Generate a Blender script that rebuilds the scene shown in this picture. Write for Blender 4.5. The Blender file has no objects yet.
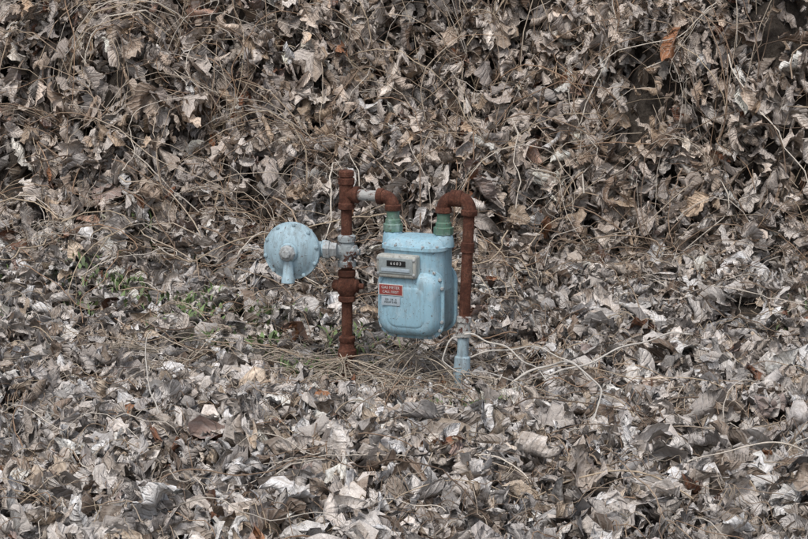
import bpy, bmesh, math, numpy as np
from mathutils import Vector, Matrix
rng=np.random.default_rng(7)
scn=bpy.context.scene
pi=math.pi

# ---------------------------------------------------------------- helpers
def link(o,parent=None):
    scn.collection.objects.link(o)
    if parent: o.parent=parent
    return o
def empty(name,loc=(0,0,0),rz=0):
    e=bpy.data.objects.new(name,None); e.location=loc; e.rotation_euler=(0,0,rz); e.empty_display_size=.1
    return link(e)
def nmat(name):
    m=bpy.data.materials.new(name); m.use_nodes=True
    nt=m.node_tree; b=nt.nodes['Principled BSDF']
    return m,nt,b
def N(nt,t,**k):
    n=nt.nodes.new(t)
    for a,v in k.items(): setattr(n,a,v)
    return n
def noise(nt,scale,detail=6,rough=.6,vec=None):
    n=N(nt,'ShaderNodeTexNoise'); n.inputs['Scale'].default_value=scale
    n.inputs['Detail'].default_value=detail; n.inputs['Roughness'].default_value=rough
    if vec is not None: nt.links.new(vec,n.inputs['Vector'])
    return n.outputs['Fac']
def ramp(nt,fac,stops):
    r=N(nt,'ShaderNodeValToRGB'); cr=r.color_ramp
    while len(cr.elements)<len(stops): cr.elements.new(.5)
    for e,(p,c) in zip(cr.elements,stops):
        e.position=p; e.color=(*c,1) if len(c)==3 else c
    nt.links.new(fac,r.inputs['Fac']); return r.outputs['Color']
def mixc(nt,fac,a,b,mode='MIX'):
    m=N(nt,'ShaderNodeMix',data_type='RGBA',blend_type=mode)
    for s,v in ((m.inputs[0],fac),(m.inputs[6],a),(m.inputs[7],b)):
        if isinstance(v,(int,float)): s.default_value=v
        elif isinstance(v,tuple): s.default_value=(*v,1)
        else: nt.links.new(v,s)
    return m.outputs[2]
def math_(nt,op,a,b=None):
    m=N(nt,'ShaderNodeMath',operation=op)
    for s,v in zip(m.inputs,(a,b)):
        if v is None: continue
        if isinstance(v,(int,float)): s.default_value=v
        else: nt.links.new(v,s)
    return m.outputs[0]
def bump(nt,b,h,strength=.5,dist=.002):
    n=N(nt,'ShaderNodeBump'); n.inputs['Strength'].default_value=strength; n.inputs['Distance'].default_value=dist
    nt.links.new(h,n.inputs['Height']); nt.links.new(n.outputs[0],b.inputs['Normal'])
def objvec(nt): return N(nt,'ShaderNodeNewGeometry').outputs['Position']

# ---------------------------------------------------------------- materials
def rust_mat(name,patch=None,amt=.5):
    m,nt,b=nmat(name); v=objvec(nt)
    n1=noise(nt,26,8,.72,v); n2=noise(nt,170,6,.75,v)
    c=ramp(nt,n1,[(.28,(.038,.018,.014)),(.43,(.105,.041,.027)),(.57,(.175,.074,.049)),(.66,(.23,.12,.085)),(.76,(.36,.26,.22))])
    c=mixc(nt,ramp(nt,n2,[(.42,(0,0,0)),(.62,(.75,.75,.75))]),c,(.052,.027,.020))
    rgh=.9
    if patch:
        n3=noise(nt,38,7,.75,v)
        f=ramp(nt,n3,[(amt-.03,(0,0,0)),(amt+.03,(1,1,1))])
        pc=mixc(nt,n2,patch,tuple(x*.6 for x in patch))
        c=mixc(nt,f,pc,c)
    nt.links.new(c,b.inputs['Base Color']); b.inputs['Roughness'].default_value=rgh
    b.inputs['Specular IOR Level'].default_value=.2
    bump(nt,b,math_(nt,'ADD',n2,n1),.9,.004)
    return m
def paint_mat(name,col,dirt=.5,rough=.5,spec=.4):
    m,nt,b=nmat(name); v=objvec(nt)
    mp=N(nt,'ShaderNodeMapping'); mp.inputs['Scale'].default_value=(1,1,.20); nt.links.new(v,mp.inputs[0])
    n1=noise(nt,9,6,.6,v); n2=noise(nt,60,8,.75,mp.outputs[0]); n3=noise(nt,130,4,.6,v); n4=noise(nt,16,8,.75,v)
    c=mixc(nt,n1,tuple(x*.82 for x in col),tuple(min(1,x*1.12) for x in col))
    c=mixc(nt,math_(nt,'MULTIPLY',ramp(nt,n4,[(.48,(0,0,0)),(.62,(1,1,1))]),.35),c,(.56,.66,.70))
    f=ramp(nt,n2,[(.47,(0,0,0)),(.68,(1,1,1))])
    c=mixc(nt,math_(nt,'MULTIPLY',f,dirt),c,(.16,.16,.15))
    f2=ramp(nt,n3,[(.63,(0,0,0)),(.67,(1,1,1))])
    c=mixc(nt,math_(nt,'MULTIPLY',f2,.85),c,(.10,.055,.035))
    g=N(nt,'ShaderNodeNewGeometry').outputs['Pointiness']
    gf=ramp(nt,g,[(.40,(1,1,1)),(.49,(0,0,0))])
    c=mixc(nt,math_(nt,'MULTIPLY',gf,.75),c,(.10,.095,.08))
    nt.links.new(c,b.inputs['Base Color']); b.inputs['Specular IOR Level'].default_value=spec
    nt.links.new(ramp(nt,n2,[(.3,(rough,)*3),(.8,(.9,)*3)]),b.inputs['Roughness'])
    bump(nt,b,math_(nt,'ADD',n3,n4),.3,.0015)
    return m
RUST=rust_mat('rusty_iron')
RUSTW=rust_mat('rusty_iron_peeling_white',(.58,.58,.55),.55)
RUSTG=rust_mat('peeling_grey_paint',(.48,.53,.54),.52)
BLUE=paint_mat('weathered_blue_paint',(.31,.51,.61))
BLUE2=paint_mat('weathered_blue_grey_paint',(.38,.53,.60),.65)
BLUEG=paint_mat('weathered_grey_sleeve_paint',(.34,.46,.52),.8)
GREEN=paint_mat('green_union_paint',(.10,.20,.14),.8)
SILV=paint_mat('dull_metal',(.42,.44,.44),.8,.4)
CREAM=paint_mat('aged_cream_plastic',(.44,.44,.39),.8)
def flat(name,col,r=.5):
    m,nt,b=nmat(name); v=objvec(nt)
    c=mixc(nt,noise(nt,150,5,.6,v),tuple(x*.6 for x in col),tuple(min(1,x*1.25) for x in col))
    nt.links.new(c,b.inputs['Base Color']); b.inputs['Roughness'].default_value=r; return m
BLACK=flat('black_register',(.02,.02,.02),.3); WHITE=flat('white_print',(.62,.62,.60))
RED=flat('red_label',(.30,.06,.05)); GREYP=flat('glazed_plate',(.32,.36,.36),.25)
LBL=flat('silver_label',(.42,.50,.55),.4)

# ---------------------------------------------------------------- mesh helpers
def mesh_obj(name,verts,faces,mat,parent=None,smooth=True,ang=35):
    me=bpy.data.meshes.new(name); me.from_pydata([tuple(v) for v in verts],[],faces); me.update()
    bm=bmesh.new(); bm.from_mesh(me); bmesh.ops.recalc_face_normals(bm,faces=bm.faces); bm.to_mesh(me); bm.free()
    if smooth:
        me.polygons.foreach_set('use_smooth',[True]*len(me.polygons)); me.set_sharp_from_angle(angle=math.radians(ang))
    me.materials.append(mat); o=bpy.data.objects.new(name,me); return link(o,parent)
class MB:
    def __init__(s): s.v=[]; s.f=[]
    def rings(s,rings,cap=True):
        b=len(s.v); n=len(rings[0])
        for r in rings: s.v+= [Vector(p) for p in r]
        for i in range(len(rings)-1):
            for j in range(n):
                k=(j+1)%n; s.f.append((b+i*n+j,b+i*n+k,b+(i+1)*n+k,b+(i+1)*n+j))
        if cap:
            s.f.append(tuple(b+j for j in range(n))[::-1]); e=b+(len(rings)-1)*n
            s.f.append(tuple(e+j for j in range(n)))
    def lathe(s,o,ax,prof,n=28,rot=0):
        o=Vector(o); ax=Vector(ax).normalized()
        u=ax.orthogonal().normalized(); w=ax.cross(u)
        s.rings([[o+ax*t+(u*math.cos(2*pi*j/n+rot)+w*math.sin(2*pi*j/n+rot))*r for j in range(n)] for t,r in prof])
    def elbow(s,a,c,b_,r,rc,n=24):
        a,c,b_=Vector(a),Vector(c),Vector(b_); d1=(c-a).normalized(); d2=(b_-c).normalized()
        R=min((c-a).length,(b_-c).length)*.8
        st=c-d1*R; side=d1.cross(d2).normalized(); rr=[]
        pts=[(a,d1),]
        for i in range(13):
            t=i/12*pi/2
            p=st+d1*R*math.sin(t)+d2*R*(1-math.cos(t)); d=(d1*math.cos(t)+d2*math.sin(t)); pts.append((p,d))
        pts.append((b_,d2))
        for p,d in pts:
            w=d.cross(side).normalized()
            rr.append([p+(side*math.cos(2*pi*j/n)+w*math.sin(2*pi*j/n))*r for j in range(n)])
        s.rings(rr)
        L=.018
        for p,d in ((a,d1),(b_-d2*L,d2)):
            s.lathe(p,d,[(0,rc*.9),(.002,rc),(L-.003,rc),(L,rc*.92)],n)
    def tube(s,pts,r,n=8):
        pts=[Vector(p) for p in pts]; rr=[]; 
        for i,p in enumerate(pts):
            d=(pts[min(i+1,len(pts)-1)]-pts[max(i-1,0)]).normalized(); u=d.orthogonal().normalized(); w=d.cross(u)
            rr.append([p+(u*math.cos(2*pi*j/n)+w*math.sin(2*pi*j/n))*r for j in range(n)])
        s.rings(rr)
    def out(s,name,mat,parent,ang=35): return mesh_obj(name,s.v,s.f,mat,parent,True,ang)
def rrect(w,h,r,n=8):
    r=min(r,w/2-.0005,h/2-.0005); P=[]
    for cx,cy,a0 in ((w/2-r,h/2-r,0),(-w/2+r,h/2-r,90),(-w/2+r,-h/2+r,180),(w/2-r,-h/2+r,270)):
        for i in range(n+1):
            a=math.radians(a0+90*i/n); P.append((cx+r*math.cos(a),cy+r*math.sin(a)))
    return P
def box(name,c,size,bev,mat,parent):
    bm=bmesh.new(); bmesh.ops.create_cube(bm,size=1)
    for v in bm.verts: v.co=Vector((v.co.x*size[0]+c[0],v.co.y*size[1]+c[1],v.co.z*size[2]+c[2]))
    if bev: bmesh.ops.bevel(bm,geom=list(bm.edges),offset=bev,segments=3,affect='EDGES',profile=.6)
    me=bpy.data.meshes.new(name); bm.to_mesh(me); bm.free()
    me.polygons.foreach_set('use_smooth',[True]*len(me.polygons)); me.set_sharp_from_angle(angle=.7)
    me.materials.append(mat); return link(bpy.data.objects.new(name,me),parent)
def text(name,s,loc,size,mat,parent):
    cu=bpy.data.curves.new(name,'FONT'); cu.body=s; cu.size=size; cu.extrude=.0003; cu.align_x='CENTER'; cu.align_y='CENTER'
    t=bpy.data.objects.new('tmp',cu); scn.collection.objects.link(t); bpy.context.view_layer.update()
    me=bpy.data.meshes.new_from_object(t.evaluated_get(bpy.context.evaluated_depsgraph_get()))
    bpy.data.objects.remove(t); me.materials.clear(); me.materials.append(mat)
    o=bpy.data.objects.new(name,me); o.location=loc; o.rotation_euler=(pi/2,0,0); return link(o,parent)

# ================================================================ GAS METER
YAW=-math.radians(22)
gm=empty('gas_meter',(.0425,0,0),YAW)
def ring_xz(y,w,h,r,cz,cx=0): return [(cx+p[0],y,cz+p[1]) for p in rrect(w,h,r)]
b=MB(); W,H,R,CZ=.208,.212,.052,.232
secs=[(-.101,.036),(-.0995,.028),(-.094,.019),(-.084,.012),(-.068,.008),(-.060,.007),(-.0595,-.002),(-.050,-.002),(-.0495,.007),
      (.0495,.007),(.050,-.001),(.0595,-.001),(.060,.007),(.078,.012),(.092,.035)]
b.rings([ring_xz(y,W-2*i,H-2*i,R-i*.45,CZ) for y,i in secs]); b.out('lower_casing',BLUE,gm,40)
b=MB(); secs=[(.27,.002),(.392,.002),(.393,-.004),(.403,-.004),(.404,.002),(.416,.006),(.424,.016),(.428,.034),(.430,.055)]
b.rings([[(p[0],p[1],z) for p in rrect(.200-2*i,.150-2*i,.055-i*.4)] for z,i in secs]); b.out('upper_casing',BLUE,gm,40)
b=MB(); b.rings([ring_xz(-.1005,.122,.124,.03,CZ-.006),ring_xz(-.1025,.118,.120,.03,CZ-.006),ring_xz(-.1035,.106,.108,.028,CZ-.006)]); b.out('front_panel',BLUE,gm)
b=MB()
for k,(x,z) in enumerate(rrect(W-.006,H-.006,R,3)):
    b.lathe((x,-.060,CZ+z),(0,-1,0),[(0,.0055),(.005,.0055),(.006,.004)],6)
    b.lathe((x,.060,CZ+z),(0,1,0),[(0,.0055),(.005,.0055),(.006,.004)],6)
for (x,y) in rrect(.198,.148,.055,2):
    b.lathe((x,y,.404),(0,0,1),[(0,.005),(.005,.005),(.006,.003)],6)
b.out('casing_bolts',SILV,gm)
PX=.0815
b=MB()
for sx in (-1,1): b.lathe((sx*PX*1.0,0,.40),(0,0,1),[(0,.032),(.02,.031),(.032,.028),(.036,.026)])
b.out('port_bosses',BLUE,gm)
b=MB()
for sx in (-1,1):
    b.lathe((sx*PX,0,.433),(0,0,1),[(0,.024),(.004,.030),(.024,.030),(.027,.026)],8,.3)
    b.lathe((sx*PX,0,.459),(0,0,1),[(0,.024),(.012,.0235),(.016,.020),(.040,.0195),(.043,.022),(.048,.022)])
b.out('swivel_unions',GREEN,gm)
box('index_housing',(-.026,-.094,.349),(.126,.040,.068),.008,CREAM,gm)
box('index_window',(-.026,-.1145,.352),(.108,.004,.048),.0015,GREYP,gm)
box('register_strip',(-.024,-.1175,.360),(.060,.003,.017),.0008,BLACK,gm)
text('register_digits','6 6 8 3',(-.024,-.1193,.360),.0125,WHITE,gm)
box('index_nameplate',(-.026,-.1175,.340),(.090,.002,.010),.0005,LBL,gm)
b=MB()
for x in (-.083,.031):
    for z in (.328,.372): b.lathe((x,-.112,z),(0,-1,0),[(0,.0045),(.004,.0045),(.005,.003)],12)
b.out('index_screws',SILV,gm)
box('red_label',(-.046,-.1055,.277),(.074,.0015,.030),.0005,RED,gm)
box('label_border',(-.046,-.1050,.277),(.079,.0014,.035),.0005,WHITE,gm)
text('label_text','GAS METER',(-.046,-.1067,.2835),.0115,WHITE,gm)
text('label_text_2','CALL FIRST',(-.046,-.1067,.2705),.0105,WHITE,gm)
box('spec_plate',(-.046,-.1050,.243),(.060,.0014,.028),.0005,LBL,gm)
text('spec_text','250  1/4 - 5\nMAOP 5 PSI',(-.046,-.1060,.243),.008,BLACK,gm)

# ================================================================ INLET PIPE (left)
c,s=math.cos(YAW),math.sin(YAW)
def MW(x,z,y=0): return Vector((.0425+x*c-y*s, x*s+y*c, z))
LR=MW(-.2346,0); LX,LY=LR.x,LR.y
RD=Vector((c,s,0))
ip=empty('rusty_gas_pipe',(0,0,0))
b=MB(); r=.0168
b.lathe((LX,LY,-.2),(0,0,1),[(0,r),(.85-.13,r)])
b.lathe((LX,LY,.030),(0,0,1),[(0,.024),(.004,.029),(.024,.029),(.030,.024),(.047,.022),(.052,.0255),(.064,.0255),(.068,.020)])
b.lathe((LX,LY,.492),(0,0,1),[(0,.022),(.003,.0255),(.018,.0255),(.022,.022),(.075,.022),(.079,.0255),(.095,.0255),(.098,.022)])
b.lathe((LX,LY,.588),(0,0,1),[(0,.019),(.004,.019),(.006,.024),(.020,.024),(.024,.020)],24)
T=Vector((LX,LY,.539)); b.lathe(T,RD,[(0,.021),(.024,.021),(.026,.0255),(.040,.0255),(.042,.021)])
pL=MW(-PX,.539); b.elbow(pL-RD*.050,pL,pL-Vector((0,0,.040)),.0205,.0250)
b.out('riser_and_fittings',RUST,ip)
b=MB(); d=(pL-T).length; b.lathe(T+RD*.040,RD,[(0,.0165),(d-.085,.0165)]); b.out('pale_nipple',RUSTW,ip)
b=MB(); b.lathe((LX,LY,.205),(0,0,1),[(0,.022),(.003,.027),(.016,.027),(.02,.023),(.032,.030),(.05,.033),(.066,.030),(.078,.024),(.082,.027),(.098,.027),(.1,.022)])
vx=Vector((1,-.25,0)).normalized()
b.lathe(Vector((LX,LY,.255))-vx*.046,vx,[(0,.008),(.004,.016),(.014,.018),(.080,.021),(.084,.014),(.086,.009),(.100,.009)],16)
b.out('shutoff_valve',RUST,ip)
b=MB(); b.lathe((LX,LY,.312),(0,0,1),[(0,.020),(.003,.028),(.020,.028),(.024,.023),(.030,.025),(.066,.026),(.078,.023),(.082,.028),(.098,.028),(.102,.021)])
b.lathe((LX,LY,.362),(1,-.3,0),[(0,.022),(.030,.021),(.032,.018),(.034,.010),(.042,.010)],20)
b.lathe((LX,LY,.362),(-1,-.1,0),[(0,.022),(.034,.022),(.036,.019)],20)
b.out('peeling_cross_fitting',RUSTG,ip)

# ================================================================ REGULATOR
rx,ry,rz=-.338,.035,.375
rg=empty('gas_pressure_regulator',(rx,ry,rz),-math.radians(14))
b=MB()
b.lathe((0,.0,0),(0,-1,0),[(-.045,.022),(-.04,.045),(-.025,.070),(-.008,.078),(-.006,.087),(.003,.088),(.0035,.0865),(.0045,.0865),(.005,.088),(.012,.087),(.014,.079),(.018,.074),(.026,.062),(.034,.046),(.038,.034),(.039,.030),(.046,.029),(.050,.027)],56)
b.out('diaphragm_case',BLUE2,rg,50)
b=MB()
for k in range(10):
    a=2*pi*k/10+.2; x,z=.0815*math.cos(a),.0815*math.sin(a)
    b.lathe((x,-.012,z),(0,-1,0),[(0,.0062),(.006,.0062),(.007,.004)],6); b.lathe((x,.006,z),(0,1,0),[(0,.006),(.006,.006)],6)
for k in range(10):
    a=2*pi*(k+.5)/10+.2; d=Vector((math.cos(a),0,math.sin(a)))
    b.tube([d*.030+Vector((0,-.035,0)),d*.048+Vector((0,-.0315,0)),d*.064+Vector((0,-.0225,0)),d*.076+Vector((0,-.014,0))],.0022,6)
b.out('flange_bolts_and_ribs',BLUE2,rg)
b=MB(); b.lathe((0,-.045,0),(0,-1,0),[(0,.026),(.012,.025),(.016,.021),(.018,.014),(.026,.013),(.028,.010)],8); b.out('spring_cap',SILV,rg,25)
b=MB(); b.lathe((0,-.038,-.012),(0,-.12,-1),[(0,.014),(.03,.0155),(.060,.017),(.066,.0205),(.080,.0205),(.082,.016),(.078,.0155)],24)
b.out('vent',BLUE2,rg)
b=MB(); b.lathe((0,.03,0),(0,1,0),[(0,.03),(.02,.03),(.03,.022)],24)
b.lathe((.02,.040,0),(1,.04,0),[(0,.026),(.06,.023),(.064,.028),(.076,.028)],24)
b.out('valve_body',BLUE2,rg)
b=MB(); b.lathe((.088,.040,0),(1,.1,0),[(0,.030),(.018,.030),(.02,.024),(.04,.022)],6); b.out('hex_union',SILV,rg,25)

# ================================================================ OUTLET PIPE (right)
op=empty('rusty_gas_pipe.001',(0,0,0))
pR=MW(PX,.543); qR=MW(PX+.083,.543)
mid=(pR+qR)/2
b=MB()
b.elbow(pR-Vector((0,0,.042)),pR+Vector((0,0,.004)),mid+Vector((0,0,.004)),.0205,.0250)
bot=Vector((.168,-.076,-.12)); dn=(bot-qR).normalized()
b.elbow(mid+Vector((0,0,.004)),qR+Vector((0,0,.004)),qR+dn*.045,.0205,.0250)
b.lathe(qR+dn*.04,dn,[(0,r),(.32,r)])
b.lathe(qR+dn*.125,dn,[(0,.018),(.002,.0205),(.030,.0205),(.032,.018)])
b.out('riser_and_elbows',RUST,op)
b=MB(); b.lathe(qR+dn*.348,dn,[(0,.018),(.003,.023),(.018,.023),(.021,.0195),(.045,.0195),(.048,.0235),(.062,.0235),(.065,.018)]); b.out('grey_coupling',RUSTW,op)
b=MB(); b.lathe(qR+dn*.41,dn,[(0,.0175),(.06,.0175),(.065,.024),(.10,.0255),(.12,.026),(.13,.021),(.27,.021)]); b.out('painted_sleeve',BLUEG,op)

# ================================================================ TERRAIN
def mknoise(wl,n=18,seed=0):
    g=np.random.default_rng(seed); a=g.uniform(0,2*pi,n); k=2*pi/(wl*g.uniform(.7,1.5,n)); ph=g.uniform(0,2*pi,n)
    kx,ky=k*np.cos(a),k*np.sin(a)
    def f(x,y):
        o=np.zeros(np.broadcast(x,y).shape)
        for i in range(n): o=o+np.sin(kx[i]*x+ky[i]*y+ph[i])
        return o/math.sqrt(n)*1.2
    return f
nA=mknoise(2.4,seed=1); nB=mknoise(.8,seed=2); nC=mknoise(.32,seed=3); nD=mknoise(.16,seed=4)
def foot(x): return 1.20-.16*x+.10*np.sin(x*1.7+.6)
def slope_frac(x,y):
    t=(y-foot(x)); return 1/(1+np.exp(-t/.13))
def Hh(x,y):
    t=y-foot(x); tt=np.where(t>8,8.,t)
    ramp_=.16*np.log1p(np.exp(np.clip(tt/.16,-40,40)))*1.3
    top=3.4; h=ramp_-.35*np.log1p(np.exp(np.clip((ramp_-top)/.35,-40,40)))
    near=np.exp(-((x)**2+(y-.0)**2)/.35)
    bk=slope_frac(x,y)
    fade=np.exp(-np.maximum(0,np.hypot(x,y)-8)**2/60)
    rise=.05*np.clip(-y-.4,0,1.2)*(1+.5*np.sin(x*2.1+1))
    return h+rise-.058*near+fade*(1-near*.8)*(nB(x,y)*(.026+.055*bk)+nC(x,y)*(.020+.060*bk)+nA(x,y)*(.012+.05*bk))
def normal(x,y,e=.03):
    gx=(Hh(x+e,y)-Hh(x-e,y))/(2*e); gy=(Hh(x,y+e)-Hh(x,y-e))/(2*e)
    n=np.stack([-gx,-gy,np.ones_like(gx)],-1); return n/np.linalg.norm(n,axis=-1,keepdims=True)
def axis(lo,hi,f0,f1,st):
    a=list(np.arange(f0,f1,st)); k=st
    x=f1
    while x<hi: a.append(x); k*=1.25; x+=k
    a.append(hi); k=st; x=f0-st
    while x>lo: a.insert(0,x); k*=1.25; x-=k
    a.insert(0,lo); return np.array(a)
gx=axis(-300,300,-3.5,3.5,.04); gy=axis(-300,300,-3,5.5,.04)
X,Y=np.meshgrid(gx,gy); Z=Hh(X,Y)-.012
def fast_mesh(name,V,F,mat,attrs=(),smooth=True):
    me=bpy.data.meshes.new(name); nv=len(V); nf,k=F.shape
    me.vertices.add(nv); me.vertices.foreach_set('co',V.astype(np.float32).ravel())
    me.loops.add(nf*k); me.loops.foreach_set('vertex_index',F.astype(np.int32).ravel())
    me.polygons.add(nf); me.polygons.foreach_set('loop_start',(np.arange(nf)*k).astype(np.int32))
    me.polygons.foreach_set('use_smooth',np.full(nf,smooth))
    me.update(calc_edges=True)
    for an,arr,ty in attrs:
        a=me.attributes.new(an,ty,'POINT')
        if ty=='FLOAT_COLOR': a.data.foreach_set('color',arr.astype(np.float32).ravel())
        else: a.data.foreach_set('vector',arr.astype(np.float32).ravel())
    me.materials.append(mat); o=bpy.data.objects.new(name,me); return link(o)
m,nt,bs=nmat('dark_leaf_mould'); v=objvec(nt)
n1=noise(nt,6,8,.7,v); n2=noise(nt,70,8,.75,v)
cc=mixc(nt,n1,(.025,.018,.013),(.075,.057,.043)); cc=mixc(nt,ramp(nt,n2,[(.4,(0,0,0)),(.65,(1,1,1))]),cc,(.12,.10,.08))
nt.links.new(cc,bs.inputs['Base Color']); bs.inputs['Roughness'].default_value=.95; bump(nt,bs,n2,1,.02)
ny,nx=X.shape; idx=np.arange(nx*ny).reshape(ny,nx)
F=np.stack([idx[:-1,:-1],idx[:-1,1:],idx[1:,1:],idx[1:,:-1]],-1).reshape(-1,4)
fast_mesh('ground',np.stack([X,Y,Z],-1).reshape(-1,3),F,m)

# ================================================================ DEAD LEAVES
def make_protos(K,nu,nv,seed):
    g=np.random.default_rng(seed); P=[]
    u=np.linspace(0,1,nu); v=np.linspace(-1,1,nv)
    for k in range(K):
        w=1.0*np.power(u,.62)*np.power(1-u,.85)*g.uniform(.75,1.1)
        w=w*(1+.10*np.sin(u*9+g.uniform(0,6))+.06*np.sin(u*23+g.uniform(0,6)))
        typ=g.uniform()
        if typ<.38: fold=g.uniform(.2,.9); curl=g.uniform(1.3,4.6)      # rolled
        elif typ<.76: fold=g.uniform(-.2,1.1); curl=g.uniform(-2.2,2.4)  # cupped
        else: fold=g.uniform(.95,1.4); curl=g.uniform(-1.3,1.3)         # folded shut
        asym=g.uniform(-.8,.8)
        kap=g.uniform(-3.4,2.0); tw=g.uniform(-2.4,2.4); wob=g.uniform(.1,.85); wp=g.uniform(0,6); wf=g.uniform(6,12)
        ph=kap*u**1.4+wob*np.sin(u*wf+wp); ds=1/(nu-1)
        mx=np.concatenate([[0],np.cumsum(np.cos((ph[1:]+ph[:-1])/2))*ds]); mz=np.concatenate([[0],np.cumsum(np.sin((ph[1:]+ph[:-1])/2))*ds])
        V=np.zeros((nu,nv,3))
        rp=g.uniform(.045,.10); rf=g.uniform(16,30); rph=g.uniform(0,6); cv=g.uniform(0,1.2)
        for i in range(nu):
            for j in range(nv):
                a=abs(v[j]); sg=np.sign(v[j]); st=12; tt=(np.arange(st)+.5)/st*a
                c_=curl*(1+asym*sg)*(1+cv*math.sin(u[i]*6+rph)*.5); f_=fold*(1+.5*asym*sg)*(1-.3*u[i])
                ang=f_+c_*tt*(.5+w[i])
                yc=sg*np.sum(np.cos(ang))*a/st*w[i]; zc=np.sum(np.sin(ang))*a/st*w[i]
                zc+=rp*a*np.sin(rf*(u[i]-.25*a)+rph+sg*.9)+.03*np.sin(9*u[i]+5*v[j]+wp)*np.minimum(1,w[i]*4)
                t=tw*(u[i]-.3); y2=yc*math.cos(t)-zc*math.sin(t); z2=yc*math.sin(t)+zc*math.cos(t)
                V[i,j]=(mx[i]-math.sin(ph[i])*z2, y2, mz[i]+math.cos(ph[i])*z2)
        V+=g.normal(0,.007,V.shape)*np.minimum(1,w*5)[:,None,None]; P.append(V.reshape(-1,3))
    U,Vv=np.meshgrid(u,v,indexing='ij'); uv=np.stack([U,Vv,np.zeros_like(U)],-1).reshape(-1,3)
    id_=np.arange(nu*nv).reshape(nu,nv)
    F=np.stack([id_[:-1,:-1],id_[1:,:-1],id_[1:,1:],id_[:-1,1:]],-1).reshape(-1,4)
    return np.array(P),uv,F
def unit(a): return a/np.linalg.norm(a,axis=-1,keepdims=True)
PAL=np.array([[.74,.70,.66],[.61,.56,.515],[.48,.425,.375],[.34,.28,.23],[.20,.15,.115],[.53,.44,.345],[.82,.81,.79],[.46,.435,.42],[.46,.225,.115],[.22,.10,.055]])
def leaves(name,n,xr,yr,res,seed,size,keep=None):
    P,uv,F=make_protos(48,res[0],res[1],seed); g=np.random.default_rng(seed+100)
    x=g.uniform(*xr,n); y=g.uniform(*yr,n)
    if keep is not None:
        k=keep(x,y); x=x[k]; y=y[k]
    bk=slope_frac(x,y)
    cl=nD(x,y)*.5+nC(x+3,y)*.5
    k=g.uniform(0,1,len(x))<np.clip(.80+.42*cl,.42,1)*(.58+.42*bk); x,y,bk,cl=x[k],y[k],bk[k],cl[k]
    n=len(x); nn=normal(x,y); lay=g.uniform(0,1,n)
    off=(lay**1.2)*(.045+.095*bk)+np.clip(cl,0,2)*(.018+.055*bk)+.004
    near=np.exp(-((x-.0)**2+(y+.0)**2)/.12); off*=1-.78*near
    pos=np.stack([x,y,Hh(x,y)],-1)+nn*off[:,None]
    Dr=g.normal(0,1,(n,3)); down=np.stack([0*x,0*x-.55,0*x-1.0],-1)
    D=Dr*(1-.35*bk[:,None])*np.array([1,1,.35])+down*(bk*1.0)[:,None]
    tilt=g.normal(0,1,(n,3))*(.34+.33*bk[:,None]+.28*lay[:,None])
    Nn=nn+tilt; Nn[:,2]=np.where(bk<.5,np.abs(Nn[:,2]),Nn[:,2])
    flip=np.where(g.uniform(0,1,n)<.35,-1.,1.); Nn=Nn*flip[:,None]
    D=unit(D-0.0); Nn=unit(Nn-D*np.sum(Nn*D,1,keepdims=True)); B=np.cross(Nn,D)
    sc=size*np.exp(g.normal(0,.28,n)); sc=np.clip(sc,size*.45,size*1.55)*(1-.3*near)
    pi_=g.integers(0,len(P),n); Q=P[pi_]*sc[:,None,None]; Q[:,:,1]*=g.uniform(.7,1.15,n)[:,None]*g.choice([-1,1],n)[:,None]
    V=pos[:,None,:]+Q[:,:,0:1]*D[:,None]+Q[:,:,1:2]*B[:,None]+Q[:,:,2:3]*Nn[:,None]-D[:,None]*(sc*.4)[:,None,None]
    pr=np.array([.20,.20,.16,.11,.085,.10,.085,.08,.011,.018])
    ci=g.choice(len(PAL),n,p=pr/pr.sum()); col=PAL[ci]*np.exp(g.normal(0,.2,n))[:,None]
    # browner on the bank; shade between layers is painted into the deeper leaves
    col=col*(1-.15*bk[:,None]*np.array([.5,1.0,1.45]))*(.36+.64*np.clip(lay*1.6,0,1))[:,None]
    col=np.clip(col,0,.82)
    rnd=g.uniform(0,1,n)
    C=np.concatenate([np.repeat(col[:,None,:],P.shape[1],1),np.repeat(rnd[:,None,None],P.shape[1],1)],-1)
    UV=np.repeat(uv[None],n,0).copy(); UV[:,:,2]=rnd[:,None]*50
    FF=(F[None]+(np.arange(n)*P.shape[1])[:,None,None]).reshape(-1,4)
    return V.reshape(-1,3),FF,C.reshape(-1,4),UV.reshape(-1,3)
m,nt,bs=nmat('withered_leaf')
at=N(nt,'ShaderNodeAttribute',attribute_name='lc'); au=N(nt,'ShaderNodeAttribute',attribute_name='luv')
sp=N(nt,'ShaderNodeSeparateXYZ'); nt.links.new(au.outputs['Vector'],sp.inputs[0])
av=math_(nt,'ABSOLUTE',sp.outputs[1])
ph=math_(nt,'MULTIPLY',math_(nt,'SUBTRACT',sp.outputs[0],math_(nt,'MULTIPLY',av,.22)),9*2*pi)
vein=math_(nt,'POWER',math_(nt,'ABSOLUTE',math_(nt,'COSINE',math_(nt,'MULTIPLY',ph,.5))),8.)
mid=math_(nt,'LESS_THAN',av,.07)
vn=math_(nt,'MAXIMUM',math_(nt,'MULTIPLY',vein,.7),mid)
n1=noise(nt,3.2,3,.7,au.outputs['Vector']); pv=objvec(nt); n2=noise(nt,75,4,.75,pv)
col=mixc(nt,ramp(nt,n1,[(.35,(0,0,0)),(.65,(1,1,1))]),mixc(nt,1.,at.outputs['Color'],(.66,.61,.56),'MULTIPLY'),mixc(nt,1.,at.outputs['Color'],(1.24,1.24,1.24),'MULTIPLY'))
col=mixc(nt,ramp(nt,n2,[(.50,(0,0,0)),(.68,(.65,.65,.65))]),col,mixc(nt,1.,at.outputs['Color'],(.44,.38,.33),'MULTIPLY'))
col=mixc(nt,math_(nt,'MULTIPLY',vn,.28),col,(.58,.55,.50))
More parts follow.
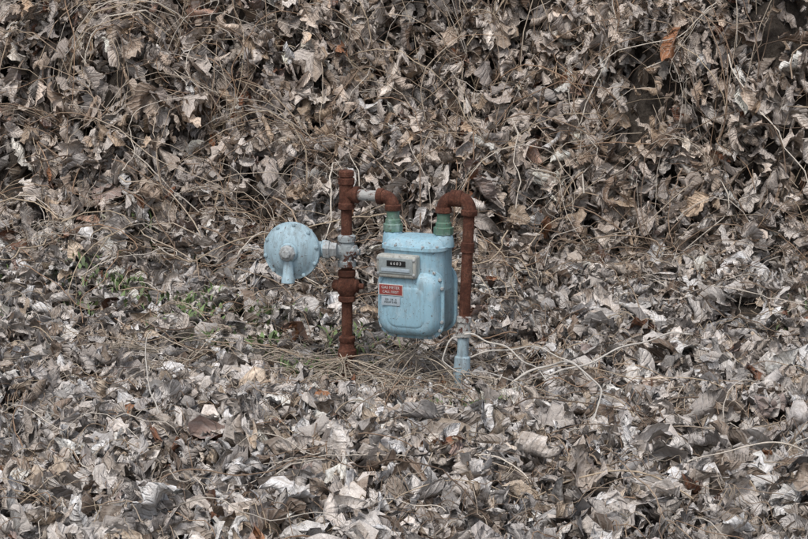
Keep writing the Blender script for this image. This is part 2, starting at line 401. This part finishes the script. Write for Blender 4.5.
bf=N(nt,'ShaderNodeNewGeometry').outputs['Backfacing']
col=mixc(nt,math_(nt,'MULTIPLY',bf,.28),col,(.64,.63,.62))
nt.links.new(col,bs.inputs['Base Color']); bs.inputs['Roughness'].default_value=.58; bs.inputs['Specular IOR Level'].default_value=.45
hh=math_(nt,'ADD',math_(nt,'MULTIPLY',vn,.8),math_(nt,'MULTIPLY',n2,1.2))
bump(nt,bs,hh,.9,.005)
LEAF=m
core=lambda x,y:(np.abs(x)<.2*(y+6)+.22)
parts=[leaves('a',42000,(-2.0,2.0),(-2.1,1.15),(12,7),11,.100,core),
       leaves('b',28000,(-2.1,2.1),(.95,2.85),(12,7),12,.101,core),
       leaves('c',12000,(-5,5),(-4,6),(6,5),13,.115,lambda x,y:~core(x,y)|(y>2.75)|(y<-2.05))]
o=0; VV=[];FF=[];CC=[];UU=[]
for v_,f_,c_,u_ in parts:
    print('leaf part',len(v_)); VV.append(v_);FF.append(f_+o);CC.append(c_);UU.append(u_); o+=len(v_)
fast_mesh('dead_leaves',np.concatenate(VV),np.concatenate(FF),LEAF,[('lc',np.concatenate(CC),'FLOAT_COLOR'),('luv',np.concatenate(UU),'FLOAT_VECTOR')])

# ================================================================ VINES / STEMS
def tubes(paths,rad,cols,name,mat,ns=5):
    V=[];Fs=[];C=[];o=0; a=np.arange(ns)*2*pi/ns
    for p,r_,c_ in zip(paths,rad,cols):
        k=len(p); t=np.gradient(p,axis=0); t=unit(t+1e-9); ref=np.array([.3,.5,.81]); u=unit(np.cross(t,ref)+1e-6); w=np.cross(t,u)
        rr=r_*np.linspace(1,.55,k)*(1+.12*np.sin(np.arange(k)*1.9))
        q=p[:,None]+(u[:,None]*np.cos(a)[None,:,None]+w[:,None]*np.sin(a)[None,:,None])*rr[:,None,None]
        V.append(q.reshape(-1,3)); i=np.arange(k-1)[:,None]*ns+np.arange(ns)[None]; j=np.arange(k-1)[:,None]*ns+(np.arange(ns)[None]+1)%ns
        Fs.append(np.stack([i,j,j+ns,i+ns],-1).reshape(-1,4)+o); C.append(np.repeat(np.array([[*c_,1.]]),k*ns,0)); o+=k*ns
    return fast_mesh(name,np.concatenate(V),np.concatenate(Fs),mat,[('lc',np.concatenate(C),'FLOAT_COLOR')])
m,nt,bs=nmat('dry_vine'); at=N(nt,'ShaderNodeAttribute',attribute_name='lc'); pv=objvec(nt); n2=noise(nt,90,4,.7,pv)
nt.links.new(mixc(nt,n2,mixc(nt,1.,at.outputs['Color'],(.5,.46,.42),'MULTIPLY'),mixc(nt,1.,at.outputs['Color'],(1.4,1.38,1.35),'MULTIPLY')),bs.inputs['Base Color'])
bs.inputs['Roughness'].default_value=.8; bump(nt,bs,n2,.5,.001); VINE=m
SC=np.array([[.42,.36,.29],[.33,.26,.195],[.22,.16,.115],[.56,.52,.46],[.14,.098,.07],[.31,.21,.14],[.45,.375,.28]])
def walk(x0,y0,th,L,curv,off0,amp,n=26,g=rng):
    k=np.cumsum(g.normal(0,curv,n))*.35+g.normal(0,curv*.9); th=th+np.cumsum(k)*L/n+g.normal(0,.13,n)
    bk=slope_frac(x0,y0); ds=L/n
    x=x0+np.cumsum(np.cos(th))*ds; y=y0+np.cumsum(np.sin(th))*ds*(1-.38*bk)
    t=np.linspace(0,1,n); nn=normal(x,y)
    off=off0+amp*np.sin(pi*t)+.014*np.sin(t*g.uniform(6,20)+g.uniform(0,6))
    return np.stack([x,y,Hh(x,y)],-1)+nn*off[:,None]
paths=[];rad=[];cols=[]
def clear(p):
    return not np.any((p[:,0]>-.45)&(p[:,0]<.24)&(np.abs(p[:,1])<.18)&(p[:,2]>.09))
def add(p,r_,c=None):
    if clear(p): paths.append(p);rad.append(r_);cols.append(SC[rng.integers(0,len(SC))]*rng.uniform(.8,1.2) if c is None else c)
for i in range(780):
    x=rng.uniform(-2.4,2.4); y=rng.uniform(1.1,3.0)
    th=rng.choice([-pi/2,pi/2])+rng.normal(0,.6) if rng.uniform()<.7 else rng.uniform(0,2*pi)
    add(walk(x,y,th,rng.uniform(.3,1.2),rng.uniform(.2,1.8),rng.uniform(.06,.19),rng.uniform(0,.09)),rng.uniform(.0011,.0032))
for i in range(1600):
    x=rng.uniform(-2.2,2.2); y=rng.uniform(.9,2.8)
    add(walk(x,y,rng.uniform(0,2*pi),rng.uniform(.08,.34),rng.uniform(.5,5),rng.uniform(.06,.19),rng.uniform(-.02,.06),12),rng.uniform(.0008,.0017))
for i in range(280):
    x=rng.uniform(-2.0,2.0); y=rng.uniform(-2.0,1.2)
    add(walk(x,y,rng.normal(0,.9)+rng.choice([0,pi]),rng.uniform(.2,.9),rng.uniform(.4,2.8),rng.uniform(.035,.09),rng.uniform(0,.04)),rng.uniform(.0010,.0026))
for i in range(2000):
    x=rng.uniform(-1.8,1.8); y=rng.uniform(-2.1,1.3)
    add(walk(x,y,rng.uniform(0,2*pi),rng.uniform(.06,.26),rng.uniform(.5,4),rng.uniform(.025,.09),rng.uniform(-.01,.035),12),rng.uniform(.0008,.0016))
straw=np.array([.50,.44,.36])
for i in range(85):
    x=rng.uniform(-.95,-.1); y=rng.normal(.05,.2)
    add(walk(x,y,rng.normal(-.12,.35)+rng.choice([0,pi]),rng.uniform(.25,.7),rng.uniform(.2,1.2),rng.uniform(.03,.07),rng.uniform(0,.03)),rng.uniform(.0011,.002),straw*rng.uniform(.45,1.05))
def fan(cx,cy,z0,n,a0,a1,L0,L1):
    for i in range(n):
        th=rng.uniform(a0,a1); L=rng.uniform(L0,L1); t=np.linspace(0,1,14)
        bend=rng.normal(0,.5)
        x=cx+rng.normal(0,.02)+np.cos(th+bend*t)*L*t; y=cy+rng.normal(0,.02)+np.sin(th+bend*t)*L*t
        z=np.maximum(z0*(1-t)**1.3*rng.uniform(.2,1.2),0)+Hh(x,y)+.02+.03*np.sin(pi*t)*rng.uniform(.5,1.8)
        paths.append(np.stack([x,y,z],-1)); rad.append(rng.uniform(.001,.0022)); cols.append(straw*rng.uniform(.4,1.1))
fan(LX-.01,LY-.05,.08,44,-pi*1.05,-.15,.16,.45)
fan(.17,-.12,.07,18,-pi*.8,-.05,.15,.4)
fan(.03,0,.12,30,0,2*pi,.12,.3)
# brittle stalks standing under the meter
for i in range(14):
    x=rng.uniform(-.07,.14); y=rng.uniform(-.08,.05); t=np.linspace(0,1,10); h=rng.uniform(.06,.14)
    px=x+rng.normal(0,.03)*t+.004*np.sin(t*9+i); py=y+rng.normal(0,.03)*t; z0=float(Hh(np.array(x),np.array(y)))
    paths.append(np.stack([px,py,z0+np.minimum(h,.118-z0)*t],-1)); rad.append(rng.uniform(.001,.0022)); cols.append(straw*rng.uniform(.4,.9))
def spline(P,n=40):
    P=np.array(P,float); t=np.linspace(0,len(P)-1,n); P2=np.vstack([2*P[0]-P[1],P,2*P[-1]-P[-2]]); o=[]
    for s_ in t:
        i=min(int(s_),len(P)-2); f=s_-i; a,b_,c_,d=P2[i:i+4]
        o.append(.5*((2*b_)+(-a+c_)*f+(2*a-5*b_+4*c_-d)*f*f+(-a+3*b_-3*c_+d)*f**3))
    return np.array(o)
pale=np.array([.60,.58,.54])
for P,r_ in (([(.165,-.12,.14),(.13,-.15,.13),(.115,-.18,.08),(.15,-.27,.08),(.22,-.40,.10),(.32,-.52,.11)],.003),
             ([(.18,-.12,.15),(.24,-.14,.14),(.31,-.20,.12),(.365,-.32,.105),(.40,-.50,.11)],.003),
             ([(.30,-.45,.08),(.40,-.42,.13),(.47,-.55,.16),(.52,-.80,.16),(.48,-1.0,.12)],.004),
             ([(.20,-.12,.08),(.34,-.2,.13),(.45,-.36,.14),(.52,-.5,.11)],.0028),
             ([(.40,-.38,.08),(.56,-.30,.12),(.72,-.22,.16),(.85,-.18,.17)],.0035),
             ([(-.66,-.72,.07),(-.70,-.6,.12),(-.72,-.5,.20),(-.71,-.45,.24)],.0022)):
    p=spline(P); p=p+np.array([0,0,1])*.006*np.sin(np.linspace(0,17,40))[:,None]; paths.append(p); rad.append(r_); cols.append(pale*rng.uniform(.75,1))
tubes(paths,rad,cols,'dead_vines',VINE)

# ================================================================ GRASS / GREEN WEEDS
V=[];Fs=[];C=[];o=0
spots=[(-1.25,.95,.20,90),(-.95,.75,.12,60),(-.72,.42,.15,100),(-.45,.50,.10,40),(-.85,1.15,.14,50),(-.15,.32,.12,30),(-1.4,.3,.16,40),(-.5,.25,.12,45),(.08,-.55,.07,34),(.2,-.62,.06,26),(1.3,.6,.13,18),(-.30,.05,.08,24)]
for sx,sy,sr,n in spots:
    for i in range(int(n*3.2)):
        x=sx+rng.normal(0,sr*.6); y=sy+rng.normal(0,sr*.6); z=float(Hh(np.array(x),np.array(y)))+rng.uniform(.02,.062)
        th=rng.uniform(0,2*pi); L=rng.uniform(.015,.042); w=rng.uniform(.002,.008) ; ln=rng.uniform(.3,1.2)
        d=np.array([math.cos(th),math.sin(th),0]); sd=np.array([-d[1],d[0],0]); up=np.array([0,0,1.])
        p0=np.array([x,y,z]); p1=p0+up*L*.6+d*L*.3*ln; p2=p0+up*L*.9+d*L*ln
        V+= [p0-sd*w*.4,p0+sd*w*.4,p1+sd*w,p1-sd*w,p2+sd*w*.15,p2-sd*w*.15]
        Fs+= [(o,o+1,o+2,o+3),(o+3,o+2,o+4,o+5)]; c_=np.array([.12,.175,.065])*rng.uniform(.6,1.5); C+= [[*c_,1]]*6; o+=6
m,nt,bs=nmat('green_weed'); at=N(nt,'ShaderNodeAttribute',attribute_name='lc'); nt.links.new(at.outputs['Color'],bs.inputs['Base Color']); bs.inputs['Roughness'].default_value=.6
fast_mesh('grass',np.array(V),np.array(Fs),m,[('lc',np.array(C),'FLOAT_COLOR')])

# ================================================================ LIGHT, WORLD, CAMERA
w=bpy.data.worlds.new('World'); scn.world=w; w.use_nodes=True; nt=w.node_tree; bg=nt.nodes['Background']
sky=N(nt,'ShaderNodeTexSky',sky_type='NISHITA'); sky.sun_disc=False; sky.sun_elevation=math.radians(60); sky.sun_rotation=math.radians(200)
sky.dust_density=4; sky.air_density=1
hs=N(nt,'ShaderNodeHueSaturation'); hs.inputs['Saturation'].default_value=.6
nt.links.new(sky.outputs[0],hs.inputs['Color']); nt.links.new(hs.outputs[0],bg.inputs[0]); bg.inputs[1].default_value=.15
sun=bpy.data.lights.new('sun','SUN'); sun.energy=1.5; sun.angle=math.radians(12); sun.color=(1,.985,.965)
so=link(bpy.data.objects.new('sun',sun)); 
az=math.radians(200); el=math.radians(60); sd=Vector((math.sin(az)*math.cos(el),math.cos(az)*math.cos(el),math.sin(el)))
so.rotation_euler=sd.to_track_quat('Z','Y').to_euler(); so.location=sd*10
cam=bpy.data.cameras.new('camera'); cam.lens=90.36; cam.sensor_width=36; cam.clip_end=2000
co=link(bpy.data.objects.new('camera',cam)); co.location=(0,-6,1.5); co.rotation_euler=(math.radians(90-11.1),0,0); scn.camera=co
scn.view_settings.view_transform='Standard'; scn.view_settings.look='None'; scn.view_settings.exposure=0
